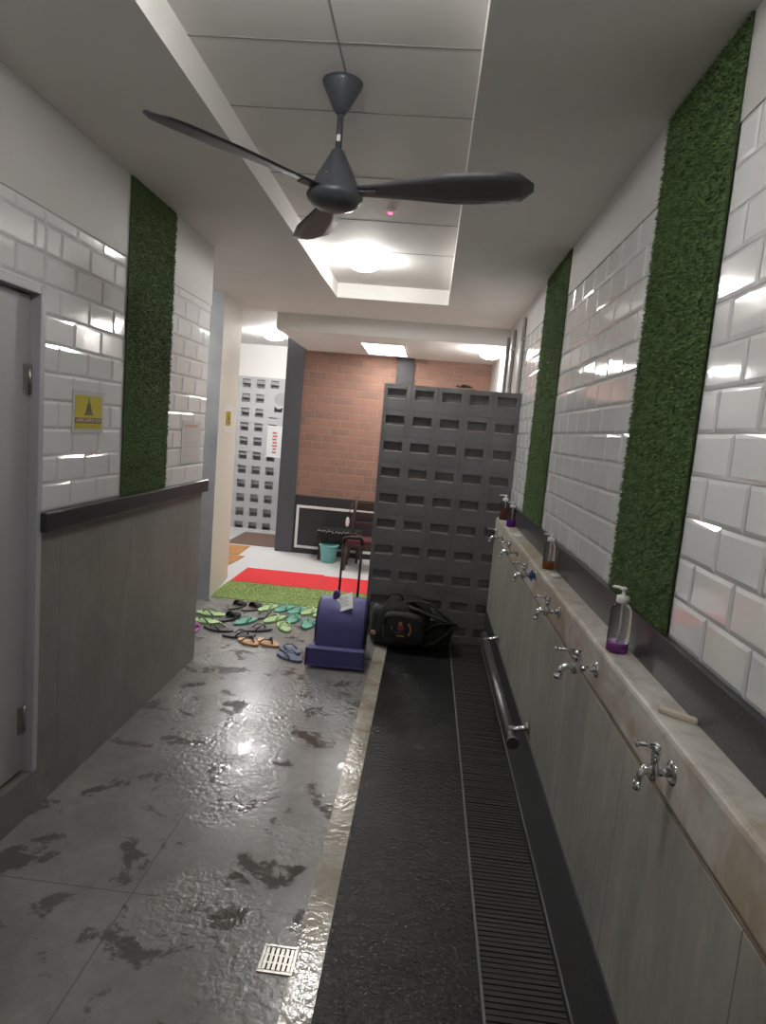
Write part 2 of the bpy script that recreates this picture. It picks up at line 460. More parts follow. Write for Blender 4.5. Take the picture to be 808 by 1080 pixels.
# far light-grey breeze-block wall with white wall above
mb = MB()
P = .2; op = .118
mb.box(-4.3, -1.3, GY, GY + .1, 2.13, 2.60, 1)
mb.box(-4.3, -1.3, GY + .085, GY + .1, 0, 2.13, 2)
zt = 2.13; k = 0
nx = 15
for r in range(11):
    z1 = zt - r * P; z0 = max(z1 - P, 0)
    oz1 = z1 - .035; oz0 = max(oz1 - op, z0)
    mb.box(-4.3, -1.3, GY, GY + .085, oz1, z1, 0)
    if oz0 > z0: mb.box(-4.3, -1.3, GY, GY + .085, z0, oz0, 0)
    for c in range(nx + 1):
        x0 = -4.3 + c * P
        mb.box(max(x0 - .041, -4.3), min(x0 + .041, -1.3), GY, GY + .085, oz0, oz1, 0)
        if c < nx:   # upright panel; shading of each hollow painted as two grey tones
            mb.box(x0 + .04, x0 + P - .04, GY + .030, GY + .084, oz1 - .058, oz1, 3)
struct(mb.build('wall_far', ['breeze', 'white', 'breezein', 'breezeup']), 'light grey ventilation block wall with white wall above')

# dark block screen
mb = MB()
SX0, SX1, ST = -.366, RB, 1.893
PX = (SX1 - SX0) / 5; PZ = .1925; D = .09
mb.box(SX0 + .003, SX1, SY + .012, SY + D - .012, 0, ST - .003, 1) if False else None
for r in range(10):
    z1 = ST - r * PZ; z0 = max(z1 - PZ, 0.0)
    for c in range(5):
        x0 = SX0 + c * PX; x1 = x0 + PX; gp = .0012
        a0, a1 = x0 + .031, x1 - .031
        b1 = z1 - .038; b0 = b1 - .070
        y0, y1 = SY, SY + D
        mb.box(x0 + gp, a0, y0, y1, z0 + gp, z1 - gp, 0); mb.box(a1, x1 - gp, y0, y1, z0 + gp, z1 - gp, 0)
        mb.box(a0, a1, y0, y1, b1, z1 - gp, 0)
        if b0 > z0: mb.box(a0, a1, y0, y1, z0 + gp, b0, 0)
        mb.box(a0, a1, y0 + .026, y1 - .015, max(b0, z0) + .009, b1, 0)
        if b0 > z0: mb.poly([(a0, y0 + .001, b0), (a1, y0 + .001, b0), (a1, y0 + .026, b0 + .007), (a0, y0 + .026, b0 + .007)], 0)
for c in range(1, 5): mb.box(SX0 + c * PX - .003, SX0 + c * PX + .003, SY + .003, SY + D - .003, 0, ST - .002, 1)
for r in range(1, 10): mb.box(SX0 + .002, SX1 - .002, SY + .003, SY + D - .003, ST - r * PZ - .003, ST - r * PZ + .003, 1)
struct(mb.build('wall_screen', ['screen', 'joint'], bevel=.0015), 'dark grey ventilation block screen across the end of the trough')

# ------------------------------------------------------------------ drain channel grate
t = thing('drain_grate', 'long dark ribbed drain grate along the foot of the washing wall', 'drain', (0, 0, 0))
gx0, gx1 = RF - .254, RF - .0065
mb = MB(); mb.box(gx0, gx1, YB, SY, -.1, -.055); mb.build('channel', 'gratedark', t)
mb = MB()
mb.box(gx0, gx0 + .008, YB, SY, -.06, .003); mb.box(gx1 - .006, gx1, YB, SY, -.06, .001)
mb.build('side_edge', 'edge', t)
mb = MB(); y = YB + .01
while y < SY - .01:
    T = Matrix.Translation(((gx0 + gx1) / 2, y, -.006)) @ Matrix.Rotation(R_(random.uniform(-.5, .5)), 4, 'Y')
    mb.box(-(gx1 - gx0) / 2 + .009, (gx1 - gx0) / 2 - .013, -.0078, .0078, -.012, .004 + random.uniform(-.001, .001), 0, T)
    y += .0205
sl = mb.build('slats', 'grate', t)
mb = MB()
for xx in (gx0 + .07, (gx0 + gx1) / 2, gx1 - .07): mb.box(xx - .004, xx + .004, YB, SY, -.05, -.018)
mb.build('bearer_bars', 'grate', t)

# floor trap
t = thing('floor_drain', 'small square perforated steel floor drain beside the beige strip', 'drain', (-.2975, 1.715, 0))
mb = MB(); s = .052
mb.box(-s, s, -s, -s + .010, 0, .004); mb.box(-s, s, s - .010, s, 0, .004)
mb.box(-s, -s + .010, -s + .01, s - .01, 0, .004); mb.box(s - .010, s, -s + .01, s - .01, 0, .004)
mb.build('frame', 'steel', t, bevel=.001)
mb = MB()
for i in range(6):
    xx = -.036 + i * .0144
    mb.box(xx - .0045, xx + .0045, -s + .012, s - .012, .0005, .0032)
for yy in (-.014, .014): mb.box(-s + .01, s - .01, yy - .003, yy + .003, .0005, .0026)
mb.build('grille', 'steel', t)
mb = MB(); mb.box(-s + .009, s - .009, -s + .009, s - .009, .0002, .0008); mb.build('sump', 'gratedark', t)

# ------------------------------------------------------------------ foot rail
t = thing('foot_rail', 'dull steel foot rail bracketed to the skirting of the washing wall', 'rail', (RF, 3.4, .30))
mb = MB(); mb.tube([(-.078, -.75, 0), (-.078, .75, 0)], .022, 16)
mb.lathe([(.026, 0), (.026, .02)], n=16, T=Matrix.Translation((-.078, -.76, 0)) @ Matrix.Rotation(R_(-90), 4, 'X'))
mb.build('pipe', 'railsteel', t)
for yy in (-.66, .60):
    mb = MB()
    mb.tube([(-.07, yy, .012), (-.02, yy, .030), (-.008, yy, .032)], .013, 10)
    mb.lathe([(.026, 0), (.024, .006), (.012, .010)], n=16, T=Matrix.Translation((-.006, yy, .032)) @ Matrix.Rotation(R_(-90), 4, 'Y'))
    mb.box(-.09, -.05, yy - .016, yy + .016, .016, .026)
    mb.build('bracket', 'chrome', t)

# ------------------------------------------------------------------ taps
def make_tap(label):
    t = thing('tap', label, 'tap', (RF - .0015, 0, 0), 0, 'taps along the washing wall')
    mb = MB(); TY = Matrix.Rotation(R_(-90), 4, 'Y')
    mb.lathe([(.024, 0), (.0235, .004), (.014, .010)], n=20, T=TY); mb.build('flange', 'chrome', t)
    mb = MB()
    mb.tube([(-.006, 0, 0), (-.055, 0, 0)], .0085, 12)
    mb.lathe([(.011, -.016), (.0145, -.010), (.015, .008), (.011, .016), (.009, .026), (.0125, .028), (.0125, .036), (.008, .040)], (-.06, 0, 0), 18)
    mb.build('valve_body', 'chrome', t)
    mb = MB()
    mb.tube([(-.06, 0, -.002), (-.075, 0, .003), (-.090, 0, .001), (-.102, 0, -.010), (-.107, 0, -.026)], [.011, .0105, .010, .010, .0095], 12)
    mb.lathe([(.012, -.012), (.012, 0)], (-.1072, 0, -.024), 14)
    mb.build('spout', 'chrome', t)
    mb = MB()
    mb.lathe([(.0135, .040), (.0145, .044), (.012, .052), (.005, .054)], (-.06, 0, 0), 16)
    mb.tube([(-.06, 0, .048), (-.09, .002, .051), (-.118, .004, .050)], [.006, .0045, .0042], 10)
    mb.lathe([(.003, -.006), (.0065, -.003), (.0065, .003), (.003, .006)], (-.120, .004, .050), 10)
    mb.build('lever_handle', 'chrome', t)
    return t
TAPL = ['chrome tap nearest the camera, below the cream soap bar on the ledge',
        'chrome tap second from the camera, just in front of the clear purple-soap bottle',
        'chrome tap third from the camera, between clear purple bottle and white soap piece',
        'chrome tap with a blue plastic collar, fourth from the camera',
        'chrome tap fifth from the camera, second from the dark block screen',
        'chrome tap farthest from the camera, next to the dark block screen']
tap0 = make_tap(TAPL[0])
TAPS = [(1.27, .925, 4), (1.86, .92, 0), (2.42, .935, -12), (2.985, .95, -6), (3.60, .945, -10), (4.28, .92, 5)]
for i, (yy, zz, rot) in enumerate(TAPS):
    o = tap0 if i == 0 else copy_tree(tap0, (0, 0, 0), 0, TAPL[i])
    o.location = (RF - .0015, yy, zz); o.rotation_euler = (0, 0, R_(rot * .4))
    o.scale = ((.62, 1.1, 1.05), (1, 1, 1), (.78, 1, 1), (.9, 1, 1), (.85, 1, 1), (.85, 1, 1))[i]
    if i == 3:
        mb = MB(); TY = Matrix.Translation((-.012, 0, 0)) @ Matrix.Rotation(R_(-90), 4, 'Y')
        mb.lathe([(.014, 0), (.016, .006), (.016, .018), (.012, .024)], n=12, T=TY)
        for a in range(4): mb.box(-.026, -.016, -.004, .004, .010, .024, 0, Matrix.Rotation(R_(90 * a), 4, 'X'))
        c = mb.build('collar', 'bluecap', o); c['label'] = 'blue plastic collar'

# ------------------------------------------------------------------ soap bottles
def bottle(loc, h, r, liq, lh, label, rz=0, cl='clear'):
    t = thing('soap_bottle', label, 'soap bottle', loc, rz, 'pump soap bottles on the ledge')
    mb = MB(); mb.lathe([(r * .9, 0), (r, .004), (r, h * .62), (r * .85, h * .70), (r * .42, h * .75), (r * .40, h * .79)], n=22, caps=True)
    mb.build('bottle_body', cl, t)
    mb = MB(); mb.lathe([(r * .84, .003), (r * .93, .006), (r * .93, lh)], n=22); mb.build('liquid', liq, t)
    mb = MB(); mb.tube([(0, 0, h * .79), (.002, 0, h * .4), (-.004, 0, .01)], .0026, 8); mb.build('dip_tube', 'pump', t)
    mb = MB()
    mb.lathe([(r * .56, h * .76), (r * .60, h * .78), (r * .58, h * .86), (r * .35, h * .875), (r * .18, h * .88), (r * .18, h * .95)], n=18)
    mb.build('pump_collar', 'pump', t)
    mb = MB()
    mb.lathe([(r * .22, h * .945), (r * .30, h * .955), (r * .30, h * .985), (r * .18, h)], n=14)
    mb.tube([(0, 0, h * .968), (-r * .7, 0, h * .972), (-r * 1.25, 0, h * .962), (-r * 1.35, 0, h * .945)], [.0052, .0046, .004, .0036], 8)
    mb.build('pump_head', 'pump', t)
    return t
bottle((.577, 1.83, .99), .185, .030, 'soap_purple', .030, 'clear pump bottle with a little purple soap, before the near grass strip', 200)
bottle((.588, 2.98, .99), .165, .027, 'soap_orange', .035, 'clear pump bottle with orange soap at the bottom, beside the white soap piece', R_(20))
bottle((.583, 4.33, .99), .17, .030, 'soap_violet', .05, 'clear pump bottle with violet soap by the foot of the far grass strip', R_(40))
bottle((.575, 4.68, .99), .18, .033, 'soap_amber', .085, 'pump bottle of amber soap standing closest to the dark screen', R_(-20))
mb = MB(); mb.box(-.042, .042, -.009, .009, 0, .012)
o = mb.build('soap_bar', 'soapbar', bevel=.003); o.location = (.588, 1.395, .99); o.rotation_euler = (0, 0, R_(-38))
tag(o, 'thin cream bar of soap lying on the marble ledge above the nearest tap', 'soap')
mb = MB(); mb.lathe([(.012, 0), (.022, .002), (.024, .006), (.018, .011), (.006, .013)], n=16)
o = mb.build('pale_piece', 'soapwhite'); o.location = (.590, 2.80, .99); o.scale = (1, 1.2, 1)
tag(o, 'small white lump of soap on the ledge near the orange-soap bottle', 'soap')
mb = MB(); mb.lathe([(.012, 0), (.026, .002), (.026, .006), (.012, .009)], n=16)
o = mb.build('pale_piece', 'soapwhite'); o.location = (.582, 3.95, .99); o.scale = (1.1, 2.4, .8)  # flat pale slab on the ledge top
tag(o, 'flat pale slab on the ledge before the violet-soap bottle', 'soap')

# ------------------------------------------------------------------ grass strips
def grass_strip(name, xf, sgn, y0, y1, z0, z1, n, label, blade=.0085, bw=.0019, matn='grass'):
    mb = MB(); mb.box(min(xf, xf + sgn * .005), max(xf, xf + sgn * .005), y0, y1, z0, z1, 0)
    xs = xf + sgn * .005
    for i in range(n):
        y = random.uniform(y0 - .004, y1 + .004); z = random.uniform(z0, z1)
        a = random.uniform(0, 6.283); wv = Vector((0, math.cos(a) * bw, math.sin(a) * bw))
        tip = Vector((sgn * blade * random.uniform(.6, 1.2), random.gauss(0, .0055), random.gauss(-.003, .005)))
        if z + tip.z < z0 or z + tip.z > z1: continue
        b = Vector((xs - sgn * .001, y, z))
        f = mb.poly([b - wv, b + wv, b + tip + wv * .3, b + tip - wv * .3], 1)
    return tag(mb.build(name, ['grassback', matn], recalc=False), label, 'artificial grass', 'artificial grass strips on the tiled walls')
grass_strip('grass_strip', LX + .0003, 1, GL[0], GL[1], RAIL1 + .001, ZC - .002, 20000, 'dark green artificial grass strip on the left wall above the black rail')
grass_strip('grass_strip', RB - .0003, -1, GR1[0], GR1[1], 1.106, ZC - .002, 34000, 'wide green artificial grass strip on the right wall nearest the camera')
grass_strip('grass_strip', RB - .0003, -1, GR2[0], GR2[1], 1.106, ZC - .002, 22000, 'narrow-looking green artificial grass strip on the right wall by the dark screen')

# ------------------------------------------------------------------ conduits on the right wall beyond the screen
for yy, lb in ((5.02, 'thin grey vertical conduit on the right wall closest above the screen'),
               (5.6, 'thin grey vertical conduit in the middle of three beyond the screen'),
               (6.05, 'thin grey vertical conduit farthest along the right wall')):
    t = thing('conduit', lb, 'pipe', (RB - .014, yy, 0), 0, 'conduits on the right wall')
    mb = MB(); mb.lathe([(.014, .005), (.014, 2.455)], n=12); mb.build('pipe', 'seam', t)
    for z in (.6, 1.5, 2.3):
        mb = MB(); mb.box(-.017, .014, -.02, .02, z - .012, z + .012); mb.build('clip', 'pier', t, bevel=.003)

# ------------------------------------------------------------------ signs and papers
def text_mesh(body, size, name, matn, parent, T):
    cu = bpy.data.curves.new('txt', 'FONT'); cu.body = body; cu.size = size; cu.extrude = .0004
    cu.align_x = 'CENTER'; cu.align_y = 'CENTER'
    o = bpy.data.objects.new('txt', cu); COL.objects.link(o)
    dg = bpy.context.evaluated_depsgraph_get(); dg.update()
    me = bpy.data.meshes.new_from_object(o.evaluated_get(dg))
    bpy.data.objects.remove(o)
    me.name = name; me.materials.clear(); me.materials.append(M[matn]); me.transform(T)
    r = bpy.data.objects.new(name, me); COL.objects.link(r); r.parent = parent
    return r
def caution(loc, w, h, label, lam, lw):
    # local: +Y is right as seen, Z up, face towards +X
    t = thing('caution_sign', label, 'sign', loc, 0, 'yellow slippery-floor signs')
    mb = MB(); mb.box(0, .002, -w / 2 - lw, w / 2 + lw, -h / 2 - lw, h / 2 + lw); mb.build('laminate', lam, t)
    mb = MB(); mb.box(.002, .003, -w / 2, w / 2, -h / 2, h / 2); mb.build('yellow_face', 'yellow', t)
    mb = MB()
    mb.prism([(-.012 * 2, -.004), (.024, -.004), (.012, .034), (.006, .040), (-.006, .040), (-.012, .034)], .003, .0036, 'x')
    mb.prism([(-.034, -.012), (.034, -.012), (.034, -.005), (-.034, -.005)], .003, .0036, 'x')
    mb.prism([(-.005, .041), (.005, .041), (.002, .058), (-.002, .058)], .003, .0036, 'x')
    mb.build('cone_symbol', 'signdark', t)
    mb = MB(); mb.box(.003, .0036, -w / 2, w / 2, -h * .33, -h * .17); mb.build('text_band', 'maroon', t)
    Tm = Matrix.Translation((.0037, 0, -h * .25)) @ Matrix.Rotation(R_(90), 4, 'Z') @ Matrix.Rotation(R_(90), 4, 'X')
    text_mesh('AWAS LANTAI LICIN', .0205, 'lettering', 'paper', t, Tm)
    return t
caution((LX, 2.575, 1.52), .205, .132, 'yellow caution sign with red lettering band on white tiles beside the door', 'laminate', .018)
caution((-1.776, 5.70, 1.535), .22, .125, 'small yellow caution sign on the cream side of the pier', 'paper', .06).rotation_euler = (0, 0, math.atan2(.083, .78))
t = thing('notice_sheet', 'faded notice in a clear sleeve with pale red print on the left tiles', 'notice', (LX, 3.735, 1.387))
mb = MB(); mb.box(0, .0015, -.15, .15, -.122, .122); mb.build('sheet', 'laminate', t)
def dashes(z, a, b, lo, hi, gap, hh):
    mb = MB(); P = []
    y = a
    while y < b:
        wd = min(random.uniform(lo, hi), b - y); P.append((y, y + wd)); y += wd + gap
    mb.box(.0015, .0018, a, b, z - hh * .4, z + hh * .4)
    for (p, q) in P: mb.box(.0015, .002, p, q, z - hh, z + hh)
    mb.build('printed_line', 'pinkink', t)
dashes(.092, -.10, .10, .012, .028, .007, .007)
for i in range(6): dashes(.05 - i * .026, -.11, .10, .015, .04, .012, .0016)
t = thing('notice_sheet', 'white paper notice with red print on the light grey block wall', 'notice', (-2.13, GY + .001, 1.26))
mb = MB(); mb.box(-.135, .15, -.003, 0, -.22, .22); mb.build('sheet', 'paper', t)
for (x0, x1, zz) in ((-.06, .0, .12), (-.055, .01, .075), (-.06, .0, .03), (-.05, .005, -.015), (-.06, .01, -.06), (-.05, .0, -.105), (-.055, .005, -.15), (.08, .13, .02), (.085, .13, -.03), (.08, .125, -.08), (.085, .13, -.13)):
    mb = MB(); mb.box(x0, x1, -.004, -.003, zz - .012, zz + .012); mb.build('printed_mark', 'redink', t)
t = thing('poster', 'grey poster with a dark rounded shape above the white notice', 'poster', (-2.13, GY + .001, 1.79))
mb = MB(); mb.box(-.17, .19, -.003, 0, -.2, .2); mb.build('sheet', 'breeze', t)
mb = MB(); mb.lathe([(.09, 0), (.09, .001)], n=24, T=Matrix.Translation((.05, -.003, .06)) @ Matrix.Rotation(R_(90), 4, 'X') @ Matrix.Scale(1.3, 4, (1, 0, 0)))
mb.build('rounded_shape', 'pier', t)
mb = MB(); mb.prism([(-.06, -.12), (.05, -.12), (.06, -.05), (.02, -.075), (-.02, -.075), (-.055, -.04)], -.0045, -.003, 'y')
mb.build('dark_mark', 'black', t)

# ------------------------------------------------------------------ ceiling fan
FX, FYY = -.385, 2.25
t = thing('ceiling_fan', 'dark grey three-bladed ceiling fan hanging from the recess', 'fan', (FX, FYY, 2.30))
mb = MB(); z0 = ZU - 2.30
mb.lathe([(.014, z0 - .100), (.026, z0 - .086), (.044, z0 - .05), (.062, z0 - .016), (.066, z0 - .004), (.060, z0)], n=28); mb.build('canopy', 'fan', t)
mb = MB(); mb.tube([(0, 0, .13), (0, 0, z0 - .09)], .0105, 14); mb.build('downrod', 'fan', t)
mb = MB(); mb.box(-.006, .006, -.0115, -.0095, .165, .185); mb.build('rod_sticker', 'paper', t)
mb = MB()
mb.lathe([(.012, .142), (.020, .138), (.034, .110), (.056, .070), (.074, .035), (.088, .008), (.094, -.006), (.090, -.016), (.072, -.034), (.040, -.046), (.008, -.049)], n=36)
mb.build('motor_housing', 'fan', t)
mb = MB(); mb.lathe([(.004, 0), (.004, .003)], n=10, T=Matrix.Translation((-.02, -.069, .045)) @ Matrix.Rotation(R_(60), 4, 'X'))
mb.build('screw', 'chrome', t)
for ang in (350, 227, 108):
    mb = MB(); prev = None; nS = 14
    for i in range(nS + 1):
        s_ = i / nS; x = .075 + s_ * .565
        wd = .030 + .052 * min(1, s_ * 1.8) ** 1.2
        if s_ > .86: wd *= math.sqrt(max(0.02, 1 - ((s_ - .86) / .145) ** 2))
        z = .012 + .010 * s_; tl = R_(-13)
        th = .0028
        ring = []
        for (cy, cz) in ((-1, 0), (-.5, th * 1.6), (.5, th * 1.6), (1, 0), (.5, -th), (-.5, -th)):
            yy = cy * wd; ring.append(mb.bm.verts.new((x, yy * math.cos(tl) - cz * math.sin(tl), z + yy * math.sin(tl) + cz)))
        if prev: mb.bridge(prev, ring, 0)
        else: mb._f(ring, 0)
        prev = ring
    mb._f(prev, 0)
    bl = mb.build('blade', 'fanblade', t); bl.rotation_euler = (0, 0, R_(ang))
    mb = MB(); mb.box(.055, .14, -.020, .020, .004, .010); bk = mb.build('blade_arm', 'fan', bl, bevel=.002)

# ------------------------------------------------------------------ lamps
def bulb(loc, label, r, matn, dr=0):  # globe radii enlarged so the shape imitates bloom around the lamps
    t = thing('ceiling_lamp', label, 'lamp', loc, 0, 'lit round ceiling lamps')
    mb = MB(); mb.lathe([(r * .8, 0), (r * .8, -.010), (r * .62, -.016), (r * .4, -.018 - dr)], n=24); mb.build('lamp_base', 'white', t)
    mb = MB()
    mb.lathe([(a * r, b - dr) for a, b in ((.62, -.0155), (.92, -.024), (1, -.038), (.93, -.056), (.7, -.072), (.38, -.082), (.06, -.085))], n=24)
    mb.build('glowing_bulb', matn, t)
    return t
bulb((-.53, 4.42, ZU), 'bright lit bulb in the ceiling recess beyond the fan', .10, 'bulb')
bulb((-.32, 1.25, ZU), 'lit bulb in the ceiling recess above the camera', .07, 'bulbnear', .05)
bulb((-1.93, 7.80, 2.57), 'lit bulb on the far ceiling in front of the light grey block wall', .115, 'bulbleft')
bulb((.50, 6.45, 2.39), 'lit bulb on the far ceiling at the right, above the dark screen', .105, 'bulbfar')
bulb((-2.5, 4.7, ZC), 'lit bulb in the side corridor beyond the left wall', .105, 'bulbfar')
t = thing('panel_light', 'rectangular lit panel in the far ceiling before the brick wall', 'lamp', (-.55, 7.02, 2.39))
mb = MB(); mb.box(-.23, .23, -.46, -.44, -.012, 0); mb.box(-.23, .23, .44, .46, -.012, 0); mb.box(-.23, -.21, -.44, .44, -.012, 0); mb.box(.21, .23, -.44, .44, -.012, 0)
mb.build('frame', 'white', t)
mb = MB(); mb.box(-.21, .21, -.44, .44, -.008, -.001); mb.build('diffuser', 'panel', t)
t = thing('indicator_light', 'tiny red indicator light on the recess ceiling near the fan', 'indicator', (-.303, 3.45, ZU))
mb = MB(); mb.lathe([(.022, 0), (.022, -.010), (.016, -.016)], n=18); mb.build('housing', 'white', t)
mb = MB(); mb.lathe([(.011, -.0155), (.010, -.020), (.003, -.023)], n=14); mb.build('red_lens', 'led', t)

# ------------------------------------------------------------------ mats
def slab(name, x0, x1, y0, y1, z0, z1, matn, label, cat, group=None, rz=0):
    cx, cy = (x0 + x1) / 2, (y0 + y1) / 2
    mb = MB(); mb.box(x0 - cx, x1 - cx, y0 - cy, y1 - cy, 0, z1 - z0)
    o = mb.build(name, matn, bevel=.003); o.location = (cx, cy, z0); o.rotation_euler = (0, 0, rz)
    return tag(o, label, cat, group)
mb = MB(); mb.box(-.76, .76, -.30, .30, 0, .008, 0)
for i in range(9000):
    x, y = random.uniform(-.76, .76), random.uniform(-.30, .30); a = random.uniform(0, 6.283)
    wv = Vector((math.cos(a) * .003, math.sin(a) * .003, 0)); tp = Vector((random.gauss(0, .004), random.gauss(0, .004), .006))
    b = Vector((x, y, .0075)); mb.poly([b - wv, b + wv, b + tp + wv * .3, b + tp - wv * .3], 1)
o = mb.build('turf_mat', ['matgreen', 'matgreen'], recalc=False); o.location = (-1.005, 5.70, .004)
tag(o, 'green artificial turf mat across the entrance in front of the red carpet', 'mat')
slab('red_carpet', -1.765, -.955, 6.01, 6.61, .004, .014, 'redmat', 'longer bright red carpet piece behind the green turf mat', 'carpet', 'red carpet pieces')
slab('red_carpet', -.95, .30, 6.015, 6.58, .004, .012, 'redmat', 'red carpet piece running behind the dark screen', 'carpet', 'red carpet pieces')
slab('floor_mat', -2.45, -1.97, 6.62, 7.18, .004, .012, 'orangemat', 'orange-brown doormat nearest the cream pier', 'mat', 'doormats in the far room', R_(-3))
slab('floor_mat', -2.55, -2.05, 7.22, 7.76, .004, .012, 'orangemat', 'orange-brown doormat between the other orange mat and the brown mat', 'mat', 'doormats in the far room', R_(2))
slab('floor_mat', -2.40, -1.78, 7.86, 8.75, .004, .012, 'brownmat', 'dark brown doormat in front of the light grey block wall', 'mat', 'doormats in the far room')

# ------------------------------------------------------------------ far furniture: bin, low table, chair
t = thing('waste_bin', 'teal plastic waste bin before the charcoal panel', 'bin', (-1.03, 7.34, .004))
mb = MB(); mb.lathe([(.075, 0), (.080, .004), (.106, .19), (.112, .19), (.112, .20), (.100, .20), (.094, .19), (.070, .01)], n=26); mb.build('bucket', 'teal', t)
mb = MB(); mb.lathe([(.111, .186), (.1155, .188), (.1155, .199), (.111, .201)], n=26, caps=False); mb.build('rim', 'teal', t)
t = thing('low_table', 'low table under a black cloth with white lace edging, above the teal bin', 'table', (-.93, 7.50, .004))
mb = MB(); mb.box(-.24, .24, -.12, .14, .335, .352); mb.build('tabletop', 'wood', t)
for sx in (-.22, .22):
    for sy in (-.10, .12):
        mb = MB(); mb.box(sx - .014, sx + .014, sy - .014, sy + .014, 0, .336); mb.build('leg', 'wood', t)
mb = MB(); n = 40
prevs = None
mb.box(-.25, .25, -.13, .15, .353, .359)
pts = [(-.25 + .5 * i / n, -.131 - .006 * math.sin(i * 1.3)) for i in range(n + 1)]
for i in range(n):
    (xa, ya), (xb, yb) = pts[i], pts[i + 1]
    za = .225 + .012 * math.sin(i * .9); zb = .225 + .012 * math.sin((i + 1) * .9)
    mb.poly([(xa, -.13, .357), (xb, -.13, .357), (xb, yb, zb), (xa, ya, za)]); mb.poly([(xa, -.126, .357), (xa, ya + .004, za), (xb, yb + .004, zb), (xb, -.126, .357)])
cl = mb.build('cloth', 'blackcloth'); cl.location = (-.93, 7.50, .004)
tag(cl, 'black cloth with scalloped white lace draped over the low table', 'tablecloth')
mb = MB()
for i in range(26):
    x = -.245 + i * .0196 + random.uniform(-.003, .003)
    mb.lathe([(.004, 0), (.0075, .001), (.0075, .003), (.003, .004)], n=8, T=Matrix.Translation((x, -.1335, .345 + random.uniform(-.012, .010))) @ Matrix.Rotation(R_(90), 4, 'X'))
l = mb.build('lace_edging', 'lace', cl)
t = thing('low_chair', 'low dark wooden chair with maroon seat, half hidden behind the screen', 'chair', (-.62, 7.12, .004))
mb = MB(); mb.box(-.17, .17, -.16, .16, .300, .345); mb.build('seat', 'maroonseat', t, bevel=.01)
mb = MB(); mb.box(-.18, .18, -.17, .17, .265, .300); mb.build('seat_frame', 'wood', t, bevel=.004)
for sx, sy in ((-.165, -.15), (.165, -.15)):
    mb = MB(); mb.tube([(sx - .02, sy, 0), (sx, sy, .30)], [.014, .020], 8); mb.build('leg', 'wood', t)
for sx in (-.16, .16):
    mb = MB(); mb.tube([(sx - .035, .15, 0), (sx, .15, .30), (sx + .012, .17, .55), (sx + .03, .20, .79)], [.015, .020, .018, .014], 8); mb.build('leg', 'wood', t)
for z in (.47, .58, .69):
    mb = MB(); mb.box(-.15, .17, .165 + (z - .47) * .12, .185 + (z - .47) * .12, z - .03, z + .03); mb.build('back_slat', 'wood', t, bevel=.004)
t = thing('hand_brush', 'small white oval-headed brush hanging beside the low chair', 'brush', (-.815, 7.10, .52))
mb = MB(); mb.lathe([(.004, -.055), (.017, -.04), (.022, 0), (.015, .04), (.005, .056)], n=14, T=Matrix.Scale(.5, 4, (0, 1, 0))); mb.build('brush_head', 'white', t)
mb = MB(); mb.tube([(0, 0, .05), (.02, .0, .13), (.045, .01, .22)], .005, 8); mb.build('handle', 'wood', t)

# ------------------------------------------------------------------ floor blower (air mover)
t = thing('floor_blower', 'blue-violet plastic floor blower with black handle standing by the beige strip', 'blower', (-.470, 4.03, 0), R_(2))
# local: x right, y away from camera. housing side profile (y,z)
W0, W1 = -.145, .165
prof = []
cy, cz, rr = .245, .225, .195
for i in range(26):
    a = R_(168 - i * (168 + 92) / 25)
    k = 1 + .0009 * i
    prof.append((cy + rr * k * math.cos(a) * .98, cz + rr * k * math.sin(a)))
prof += [(.20, .028), (.03, .028), (.03, .135), (.045, .20)]
mb = MB(); mb.prism(prof, W0, W1, 'x', 0, None, True); mb.build('housing', 'purple', t, bevel=.012)
# nozzle with flared lip
mb = MB()
nz = [(-.195, .165, .0), (-.185, .165, .10)]
def rect(y, x0, x1, z0, z1): return [mb.bm.verts.new(p) for p in ((x0, y, z0), (x1, y, z0), (x1, y, z1), (x0, y, z1))]
A = rect(.10, -.165, .165, .022, .150); B = rect(.035, -.185, .178, .016, .142); C = rect(.0, -.200, .186, .012, .132)
C2 = rect(.0, -.192, .178, .020, .124); D2 = rect(.012, -.188, .174, .024, .120)
for a, b in ((A, B), (B, C), (C, C2), (C2, D2)): mb.bridge(a, b, 0, False)
mb._f(D2, 1); mb._f(A, 0)
mb.build('nozzle', ['purple', 'purple'], t, bevel=.006)
for sx, nm in ((W1, 1), (W0, -1)):
    mb = MB(); TX = Matrix.Translation((sx, cy, cz)) @ Matrix.Rotation(R_(90 * nm), 4, 'Y')
    mb.lathe([(.185, 0), (.183, .008), (.170, .012), (.165, .006), (.02, .006)], n=32, T=TX)
    for q in (.04, .07, .10, .13): mb.lathe([(q, .006), (q, .013), (q + .006, .013), (q + .006, .006)], n=28, T=TX, caps=False)
    mb.build('intake_grille', 'black', t)
mb = MB(); TX = Matrix.Translation((W1, 0, 0))
sx = W1
mb.box(sx, sx + .012, .035, .39, .032, .165); mb.build('side_panel', 'black', t, bevel=.004)
# cord hook on top
mb = MB(); mb.prism([(-.02, 0), (.024, 0), (.028, .035), (.016, .066), (-.004, .072), (-.022, .05)], .19, .235, 'y', 0, Matrix.Translation((-.045, 0, .405)))
mb.build('cord_hook', 'purple2', t, bevel=.01)
# label wrapped on the top
mb = MB(); T = Matrix.Translation((.018, .150, .405)) @ Matrix.Rotation(R_(-28), 4, 'Y') @ Matrix.Rotation(R_(38), 4, 'X') @ Matrix.Rotation(R_(-8), 4, 'Z')
mb.box(-.058, .058, -.060, .070, 0, .003, 0, T)
for i in range(6): mb.box(-.034, .034 - .010 * (i % 2), -.030 + i * .014, -.024 + i * .014, .003, .0035, 1, T)
mb.build('label_card', ['label', 'labelink'], t)
